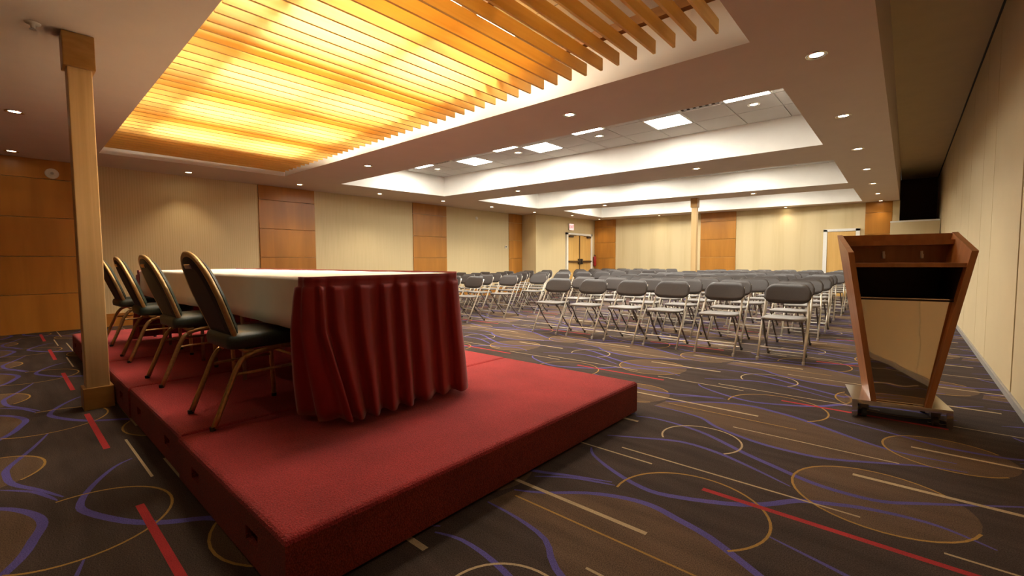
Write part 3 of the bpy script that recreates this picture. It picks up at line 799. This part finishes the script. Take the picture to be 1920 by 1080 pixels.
# mirrored panel on the speaker side
zm = .79
a_ = [(-(sx_at(ZB) - .031), ynear(ZB) + .02, ZB + .003), ((sx_at(ZB) - .031), ynear(ZB) + .02, ZB + .003), ((sx_at(ZB) - .031), ynear(ZB) + .028, ZB + .003), (-(sx_at(ZB) - .031), ynear(ZB) + .028, ZB + .003)]
b_ = [(-(sx_at(zm) - .031), ynear(ZB) + .02, zm), ((sx_at(zm) - .031), ynear(ZB) + .02, zm), ((sx_at(zm) - .031), ynear(ZB) + .028, zm), (-(sx_at(zm) - .031), ynear(ZB) + .028, zm)]
mo = MB().hexa(a_, b_).build('mirror_panel', M['mirror'], lec); mo['label'] = 'mirror-finish panel reflecting wall and carpet'
# metal base: top plate, two side flanges, casters
bs = MB(); bs.box(-.245, .245, -.205, .205, ZB - .025, ZB); bs.box(-.245, -.215, -.205, .205, .012, ZB - .025); bs.box(.215, .245, -.205, .205, .012, ZB - .025)
bs.build('base', M['chrome'], lec, bevel=0)
for x in (-.175, .175):
    for y in (-.15, .15):
        c_ = MB().box(x - .022, x + .022, y - .01, y + .03, .05, ZB - .026).build('caster', M['steel_dark'], lec)
        MB().tube([(x - .012, y, .031), (x + .012, y, .031)], .031, 14).build('wheel', M['black'], c_, smooth=False)

# ------------------------------------------------------------------ folding chairs
def folding_chair():
    t = thing('folding_chair', '', 'chair')
    for s in (-1, 1):
        MB().tube(catmull([(s * .203, 0, .0), (s * .203, .135, .23), (s * .202, .258, .44), (s * .192, .392, .655), (s * .188, .43, .725)], 1), .0105, 6).build('front_leg', M['chair_tube'], t, smooth=True)
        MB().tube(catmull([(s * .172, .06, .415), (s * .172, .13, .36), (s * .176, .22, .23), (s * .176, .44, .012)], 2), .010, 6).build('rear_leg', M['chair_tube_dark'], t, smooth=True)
        for y, xx in ((0, .203), (.445, .176)): MB().lathe([(.013, 0), (.014, .03)], 8, (s * xx, y, 0), cap=True).build('foot_cap', M['chair_tube'] if y == 0 else M['black'], t)
    MB().tube([(-.203, .075, .128), (.203, .075, .128)], .008, 6).build('cross_bar', M['chair_tube'], t)
    MB().tube(catmull([(-.176, .40, .055), (-.165, .41, .042), (-.1, .412, .038), (.1, .412, .038), (.165, .41, .042), (.176, .40, .055)], 2), .008, 6).build('cross_bar', M['chair_tube'], t)
    # seat
    pts = []
    for cx, cy, a0, rx, ry in ((.188 - .07, .39 - .05, 0, .07, .05), (-.188 + .07, .39 - .05, 90, .07, .05), (-.195 + .10, .02 + .07, 180, .10, .07), (.195 - .10, .02 + .07, 270, .10, .07)):
        for j in range(5): a = math.radians(a0 + 90 * j / 4); pts.append(Vector((cx + rx * math.cos(a), cy + ry * math.sin(a))))
    c = Vector((0, .2)); n = len(pts); m = MB()
    for inset, z in ((.92, .412), (1, .416), (1, .432), (.96, .440), (.5, .432)):
        m.v += [((c + (p - c) * inset).x, (c + (p - c) * inset).y, z + .012 * (.5 - (c + (p - c) * inset).y)) for p in pts]
    for r in range(4):
        for j in range(n): q = (j + 1) % n; m.f.append((r * n + j, r * n + q, (r + 1) * n + q, (r + 1) * n + j)); m.mi.append(0)
    m.f.append(tuple(4 * n + j for j in range(n))); m.f.append(tuple(reversed(range(n)))); m.mi += [0, 0]
    m.build('seat', M['chair_seat'], t, smooth=True)
    # curved back
    m = MB(); nx, nz = 16, 5
    def bpt(u, v, d):
        hw = .216; x = lerp(-hw, hw, u)
        e = abs(2 * u - 1)
        top = .778 - .085 * max(0, (e - .60) / .40) ** 2.4; bot = .580 - .010 * (1 - e * e) + .045 * max(0, (e - .62) / .38) ** 2.2
        z = lerp(bot, top, v)
        y = .372 + (z - .66) * .50 + .022 * (1 - e ** 2) - .008 + d
        return (x, y, z)
    for d in (-.011, .011):
        for j in range(nz + 1):
            for i in range(nx + 1):
                edge = .55 if (j in (0, nz) or i in (0, nx)) else 1
                m.v.append(bpt(i / nx, j / nz, d * edge))
    S = (nx + 1) * (nz + 1)
    for j in range(nz):
        for i in range(nx):
            a = j * (nx + 1) + i
            m.f.append((a, a + 1, a + nx + 2, a + nx + 1)); m.f.append((S + a, S + a + nx + 1, S + a + nx + 2, S + a + 1)); m.mi += [0, 0]
    rim = [i for i in range(nx + 1)] + [j * (nx + 1) + nx for j in range(1, nz + 1)] + [nz * (nx + 1) + i for i in range(nx - 1, -1, -1)] + [j * (nx + 1) for j in range(nz - 1, 0, -1)]
    for k in range(len(rim)):
        a, b = rim[k], rim[(k + 1) % len(rim)]; m.f.append((a, S + a, S + b, b)); m.mi.append(0)
    m.build('backrest', M['chair_plastic'], t, smooth=True)
    return t
fc = folding_chair(); first = True
rj = random.Random(11)
NROW = ['one', 'two', 'three', 'four', 'five', 'six', 'seven', 'eight', 'nine', 'ten', 'eleven', 'twelve']
def put(x, y, rz, label, grp):
    global first
    if first: o = fc; first = False
    else: o = copy_tree(fc, (0, 0, 0))
    o.location = (x, y, 0); o.rotation_euler = (0, 0, rz); tag(o, label, 'chair', grp)
C0 = [-.935, -1.575, -2.19, -2.735, -3.315, -3.90]
for r in range(11):
    for c in range(6):
        if r == 7 and c == 5: pass
        x = C0[c] + (0 if r == 0 else -.10 - .012 * r) + rj.uniform(-.03, .03) * (r > 0)
        y = 5.165 + .838 * r + (x + .95) * .01 + rj.uniform(-.03, .03) * (r > 0)
        if abs(x + 4.06) < .33 and -.55 < y - 11.62 < .12: continue
        put(x, y, rj.uniform(-.04, .04), 'grey folding chair, row %s of the lectern block, %s seat from the partition' % (NROW[r], ORD[c]), 'folding chairs in the lectern block')
for r in range(11):
    for c in range(5):
        x = -5.765 - .60 * c + rj.uniform(-.03, .03); y = 5.19 + .885 * r + rj.uniform(-.03, .03)
        if y > 14.35: continue
        put(x, y, rj.uniform(-.05, .05), 'grey folding chair, row %s of the head table block, %s seat from aisle' % (NROW[r], ORD[c]), 'folding chairs in the head table block')

# ------------------------------------------------------------------ small wall and ceiling fittings
t = thing('exit_sign', 'small pink-white lit exit sign above the double doors', 'sign', (bumpx(13.6) + .001, 13.62, 2.15))
MB().box(.002, .045, -.15, .15, 0, .24).build('housing', M['white_plastic'], t, bevel=.004)
MB().box(.045, .048, -.14, .14, .012, .228).build('face', M['sign_face'], t)
cu = bpy.data.curves.new('exit_text', 'FONT'); cu.body = 'EXIT'; cu.size = .135; cu.extrude = .0015; cu.align_x = 'CENTER'; cu.align_y = 'CENTER'
to = bpy.data.objects.new('tmp', cu); COL.objects.link(to)
bpy.context.view_layer.update()
tm2 = bpy.data.meshes.new_from_object(to); bpy.data.objects.remove(to)
tm2.materials.clear(); tm2.materials.append(M['sign_red'])
lt = link('letters', tm2, t); lt.matrix_local = Matrix.Translation((.0505, 0, .12)) @ Matrix(((0, 0, 1, 0), (1, 0, 0, 0), (0, 1, 0, 0), (0, 0, 0, 1)))

t = thing('fire_extinguisher', 'red fire extinguisher hung on wall beside the double doors', 'extinguisher', (bumpx(15.1) + .07, 15.12, .86))
MB().lathe([(.05, 0), (.058, .01), (.058, .30), (.045, .345), (.02, .365), (.018, .385)], 16, cap=True).build('cylinder', M['ext_red'], t, smooth=True)
m = MB(); m.box(-.016, .016, -.016, .016, .385, .41); m.box(-.008, .008, -.09, .02, .412, .424); m.box(-.008, .008, -.085, .0, .392, .400); m.build('valve_handle', M['steel_dark'], t)
MB().tube(catmull([(0, .02, .395), (.01, .06, .38), (.02, .075, .28), (.02, .07, .12)], 4), .009, 6).build('hose', M['black'], t, smooth=True)
MB().box(-.068, -.058, -.03, .03, .10, .34).build('bracket', M['steel_dark'], t)
t = thing('thermostat', 'small white thermostat on wallpaper beside the narrow wood panel', 'thermostat', (XL, 10.86, 1.47))
MB().box(.001, .02, -.05, .05, 0, .085).build('case', M['white_plastic'], t, bevel=.004); MB().box(.020, .023, -.028, .028, .03, .065).build('display', M['steel_dark'], t)
t = thing('wall_speaker', 'round pale speaker grille on the upper wood board', 'speaker', (XL + .026, .585, 2.40))
m = MB(); m.lathe([(.001, .028), (.03, .026), (.032, .018), (.06, .015), (.075, .006), (.078, 0)], 20)
g = m.mesh('grille', M['white_plastic'], True); g.transform(Matrix.Rotation(PI / 2, 4, 'Y')); link('grille', g, t)
m = MB(); m.lathe([(.02, .032), (.018, .034), (.001, .034)], 14); g = m.mesh('centre_cap', M['metal_trim']); g.transform(Matrix.Rotation(PI / 2, 4, 'Y')); link('centre_cap', g, t)
t = thing('sprinkler_head', 'small ceiling sprinkler beside the cap of the stage column', 'sprinkler', (-4.33, .215, ZC - .001))
MB().lathe([(.04, 0), (.038, -.006), (.014, -.008), (.012, -.03), (.004, -.032)], 14).build('escutcheon', M['white_plastic'], t, smooth=True)
MB().lathe([(.018, -.040), (.018, -.043)], 12, cap=True).build('deflector', M['metal_trim'], t)
t = thing('wall_sensor', 'small round white sensor high on wallpaper between wood panels', 'sensor', (XL, 9.55, 2.35))
m = MB(); m.lathe([(.05, 0), (.045, .02), (.02, .03), (.001, .031)], 16); g = m.mesh('dome', M['white_plastic'], True); g.transform(Matrix.Rotation(PI / 2, 4, 'Y')); link('dome', g, t)
